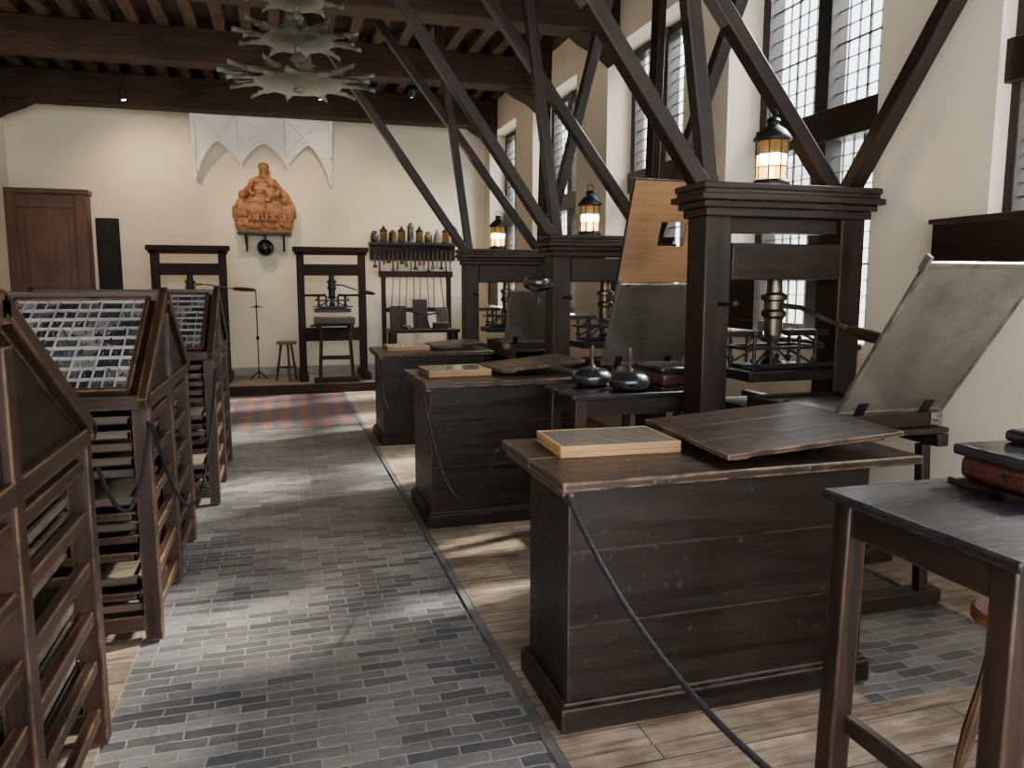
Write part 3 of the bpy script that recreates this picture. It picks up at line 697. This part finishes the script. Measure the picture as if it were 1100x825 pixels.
def zlow(x):
    for i in range(3):
        if xs[i]-1e-6<=x<=xs[i+1]+1e-6:
            t=min(1,max(0,(x-xs[i])/(xs[i+1]-xs[i])));base=zl[i]*(1-t)+zl[i+1]*t
            return base+(3.74-base)*max(0,1-abs(2*t-1)**1.5)**.85
    return 3.2
def dep(x,z):
    t=max(0,(z-3.15)/.95)
    i=min(range(4),key=lambda k:abs(x-xs[k]));u=abs(x-xs[i])/.34
    return .03+.34*t**1.6*(1-.6*u*(1-t))
g=G();NX,NZ=72,18;grid=[]
for i in range(NX+1):
    x=-1.0+2.0*i/NX;z0=zlow(x)
    grid.append([g.bm.verts.new((x,-dep(x,z0+(4.09-z0)*j/NZ),z0+(4.09-z0)*j/NZ)) for j in range(NZ+1)])
for i in range(NX):
    for j in range(NZ): g.bm.faces.new((grid[i][j],grid[i+1][j],grid[i+1][j+1],grid[i][j+1]))
o=part('vault_web',g,PLASW,T,bev=0)
so=o.modifiers.new('s','SOLIDIFY');so.thickness=.03;so.offset=0
g=G()
def rib(f,n=14,r=.032):
    pts=[]
    for i in range(n+1):
        x,z=f(i/n);x=max(-1,min(1,x));z=min(4.08,max(z,zlow(x)))
        pts.append((x,-dep(x,z)-.022,z))
    g.tube(pts,r,6)
for i in range(4):
    for k in (-.66,0,.66):
        X=xs[i]+k
        if -1.02<=X<=1.02: rib(lambda t,X=X,i=i:(xs[i]+(X-xs[i])*t**1.7,zl[i]+(4.08-zl[i])*t))
rib(lambda t:(-1+2*t,zlow(-1+2*t)+.004),n=72,r=.034)
g.bx(-1.02,1.02,-.38,-.0,4.06,4.099)
for i in range(4): g.lathe([(.001,zl[i]-.09),(.03,zl[i]-.04),(.045,zl[i]),(.02,zl[i]+.03)],(xs[i],-.05,0),n=12)
part('vault_rib',g,PLASW,T,bev=0)
# tools shelf
T=thing('tool_shelf','dark wall shelf with a rail for hanging tools','shelf',(2.14,YB-.14,2.20))
part('shelf_board',G().bx(-.74,.74,-.12,.139,0,.05),PRS('x'),T)
part('back_board',G().bx(-.72,.72,.115,.139,-.24,0),PRS('x'),T)
part('hook_rail',G().bx(-.70,.70,.075,.115,-.09,-.05),PRS('x'),T)
jm=[plain('grey_stoneware',(.09,.085,.078),.4,0,.3,10),plain('dark_pewter',(.09,.088,.082),.3,.8,.3,10),plain('pewter_plain',(.20,.195,.185),.3,.8,.3,10),BRASS]
kinds=[('jar','stoneware jar on the wall shelf','jar',[(.05,0),(.065,.03),(.07,.10),(.05,.15),(.04,.17),(.045,.18)]),
('tankard','pewter tankard on the wall shelf','tankard',[(.065,0),(.058,.02),(.055,.18),(.06,.2),(.04,.235),(.008,.26)]),
('canister','dark metal canister on the wall shelf','canister',[(.058,0),(.062,.02),(.062,.2),(.066,.21),(.03,.25),(.018,.26),(.02,.28)]),
('bell','domed metal bell on the wall shelf','bell',[(.07,0),(.068,.02),(.06,.07),(.045,.12),(.02,.145),(.012,.16),(.016,.18)])]
x=1.49;k=0
while x<2.84:
    if k in (1,3,5,8):
        lantern('old_lantern','small unlit iron lantern on the wall shelf',(x,YB-.15,2.251),.68,False,'vessels on the wall shelf')
    else:
        nm,lb,ct,pf=kinds[(k*3+k//3)%4];sc=1+.3*math.sin(k*2.1)
        T=thing(nm,lb,ct,(x,YB-.15,2.251),group='vessels on the wall shelf')
        part('vessel',G().lathe([(r*.98,z*sc) for r,z in pf]+[(.001,pf[-1][1]*sc)],n=18),jm[(k*5+1)%4],T,bev=0)
        if nm in('tankard','jar'): part('handle',G().tube([(0,-.045,.05),(0,-.085,.07),(0,-.085,.13),(0,-.045,.15)],.007,6),jm[(k*5+1)%4],T,bev=0)
    x+=.148;k+=1
x=1.5;k=0
while x<2.8:
    ln=.26+.08*math.sin(k*1.7)
    nm,lb,ct=[('hammer','small hammer hanging from the shelf rail','hammer'),('brush','flat brush hanging from the shelf rail','brush'),('spatula','iron spatula hanging from the shelf rail','tool')][k%3]
    T=thing(nm,lb,ct,(x,YB-.082,2.13),group='tools hanging from the shelf rail')
    part('handle',G().tube([(0,0,-ln),(0,0,-ln*.5),(0,0,0)],[.018,.012,.015],8),LID('z') if k%2 else DRW('z'),T,bev=0)
    if k%3==0: part('hammer_head',G().bx(-.036,.036,-.016,.016,-ln-.03,-ln+.014),IRON,T)
    elif k%3==1: part('bristles',G().bx(-.03,.03,-.014,.014,-ln-.07,-ln),DRW('z'),T)
    else: part('blade',G().prism([(-.014,0),(.014,0),(.03,-.12),(-.03,-.12)],.004,Matrix.Translation((0,0,-ln))@Matrix(((1,0,0,0),(0,0,1,0),(0,1,0,0),(0,0,0,1)))),STEEL,T,bev=0)
    x+=.074;k+=1
T=thing('rod_rack','dark wooden rack holding slanted pale rods','rack',(2.12,12.58,.12))
for s in (-1,1): part('post',G().bx(s*.5,s*.57,-.04,.04,0,1.62),OLD('z'),T)
part('top_rail',G().bx(-.6,.6,-.05,.05,1.56,1.66),OLD('x'),T);part('lower_rail',G().bx(-.5,.5,-.04,.04,1.0,1.07),OLD('x'),T)
for k in range(8): part('rod',G().cyl((-.42+k*.12+.03*math.sin(k*3),-.06,1.07),(-.38+k*.11,-.06,1.56),.011),PALE('z'),T,bev=0)
T=thing('work_table','dark wooden work table with thick top','table',(2.12,12.05,.12))
part('table_top',G().bx(-.55,.55,-.26,.26,.70,.75),BLK('x'),T)
for sx in (-1,1):
    for sy in (-1,1): part('leg',G().bx(sx*.44,sx*.52,sy*.16,sy*.24,0,.70),BLK('z'),T)
part('shelf',G().bx(-.44,.44,-.2,.2,.2,.23),BLK('x'),T)
for k,(x,w,h,t) in enumerate(((-.36,.26,.36,-14),(.0,.24,.46,-10),(.36,.2,.32,-18))):
    T=thing('leaning_board','brown board leaning upright on the work table','board',(2.12+x,12.2,.875),group='boards leaning on the work table')
    T.rotation_euler=(R(t),0,R(4*k-4))
    part('board_face',G().bx(-w/2,w/2,-.012,.012,0,h),[STD('z'),LID('z'),BNT('z')][k],T)
for k,(x,w,h,tz) in enumerate(((-.2,.3,.3,12),(.22,.24,.26,-9))):
    T=thing('wooden_frame','empty dark wooden frame standing on the work table','frame',(2.12+x,12.05,.875),group='wooden frames on the work table')
    T.rotation_euler=(R(-22),R(tz),0)
    part('frame_bars',G().bx(-w/2,-w/2+.025,-.01,.01,0,h).bx(w/2-.025,w/2,-.01,.01,0,h).bx(-w/2,w/2,-.01,.01,0,.025).bx(-w/2,w/2,-.01,.01,h-.025,h),OLD('x'),T)
T=thing('mallet','wooden mallet lying on the work table','mallet',(1.85,11.92,.905))
part('mallet_head',G().cyl((-.06,0,0),(.06,0,0),.033),LID('x'),T,bev=.004);part('handle',G().cyl((0,-.02,0),(.02,-.14,-.012),.011),PALE('y'),T,bev=0)
T=thing('wooden_block','brown wooden block on the work table','block',(2.38,11.9,.87))
part('block_body',G().bx(-.12,.12,-.06,.06,0,.09),STD('x'),T,bev=.006);part('block_lid',G().bx(-.125,.125,-.065,.065,.09,.105),BNT('x'),T)
T=thing('candle_stand','thin black iron candle stand','stand',(-.37,12.4,.12))
part('stand_base',G().cyl((-.13,-.08,0),(0,0,.12),.009).cyl((.13,-.08,0),(0,0,.12),.009).cyl((0,.14,0),(0,0,.12),.009),DIRON,T,bev=0)
part('stand_shaft',G().cyl((0,0,.1),(0,0,1.36),.009).cyl((-.09,0,1.1),(.09,0,1.1),.007).lathe([(.03,1.1),(.04,1.12)],n=12).lathe([(.012,.6),(.03,.63),(.012,.66)],n=12),DIRON,T,bev=0)
# ceiling spotlights
SG=emis('spot_glow',(1,.8,.55),60)
def spot(label,loc,tgt,en,size=60):
    T=thing('spotlight',label,'spotlight',loc,group='small ceiling spotlights')
    d=(Vector(tgt)-Vector(loc)).normalized()
    part('spot_stem',G().cyl((0,0,0),(0,0,4.47-loc[2]),.008),DIRON,T,bev=0)
    part('spot_can',G().cyl(-d*.05,d*.07,.035,.045,n=20),DIRON,T,bev=0)
    part('spot_lens',G().cyl(d*.07,d*.074,.036,n=20).ball(d*.07,.03,n=8),SG,T,bev=0)
    l=bpy.data.lights.new('spot_lamp','SPOT');l.energy=en;l.color=(1,.76,.48);l.spot_size=R(size);l.spot_blend=1;l.shadow_soft_size=.05
    o=bpy.data.objects.new('spot_lamp',l);COL.objects.link(o);o.parent=T;o.location=d*.11
    o.rotation_euler=d.to_track_quat('-Z','Y').to_euler()
spot('small black spotlight aimed at the plaster wall',(-1.95,11.75,4.1),(-1.6,13,2.2),100,130)
spot('small black spotlight aimed at the statue',(-.6,10.6,4.15),(-.2,12.9,2.7),170,44)
spot('small black spotlight aimed at the tool shelf',(1.75,10.5,4.1),(2.1,13,2.2),160,60)
spot('small black spotlight aimed at the old press',(.6,11.2,4.15),(.9,13,2.4),90,90)
# ------------------------------------------------------------------ light
w=bpy.data.worlds.new('World');SC.world=w;w.use_nodes=True
bg=w.node_tree.nodes['Background'];bg.inputs[0].default_value=(.96,.97,1,1);bg.inputs[1].default_value=7.0
s=bpy.data.lights.new('sun','SUN');s.energy=32;s.angle=R(5);s.color=(1,.93,.80)
o=bpy.data.objects.new('sun',s);COL.objects.link(o)
o.rotation_euler=Vector((-1,-.32,-.78)).to_track_quat('-Z','Y').to_euler()
l=bpy.data.lights.new('sky_daylight','AREA');l.shape='RECTANGLE';l.size=17;l.size_y=4.5;l.energy=14000;l.color=(.98,.98,1)
o=bpy.data.objects.new('sky_daylight',l);COL.objects.link(o);o.location=(8.2,6.0,8.6)
dv=Vector((-1,0,-.95)).normalized();xa=Vector((0,1,0));za=-dv;ya=za.cross(xa)
o.rotation_euler=Matrix((xa,ya,za)).transposed().to_euler()
for y in (3.9,8.7):
    l=bpy.data.lights.new('ceiling_fill','AREA');l.shape='RECTANGLE';l.size=5.5;l.size_y=3.2;l.energy=45;l.color=(1,.86,.68)  # added upward fill lamp to brighten the ceiling; the room has no such fixture
    o=bpy.data.objects.new('ceiling_fill',l);COL.objects.link(o);o.location=(-.3,y,2.95);o.rotation_euler=(R(180),0,0)
# ------------------------------------------------------------------ camera
cam=bpy.data.cameras.new('camera');co=bpy.data.objects.new('camera',cam);COL.objects.link(co);SC.camera=co
cam.sensor_width=36;cam.lens=826/1100*36;cam.clip_start=.05
psi,th=R(16.6),R(7.31)
co.location=(0,0,1.55)
D=Vector((math.sin(psi)*math.cos(th),math.cos(psi)*math.cos(th),-math.sin(th)))
co.rotation_euler=D.to_track_quat('-Z','Y').to_euler()
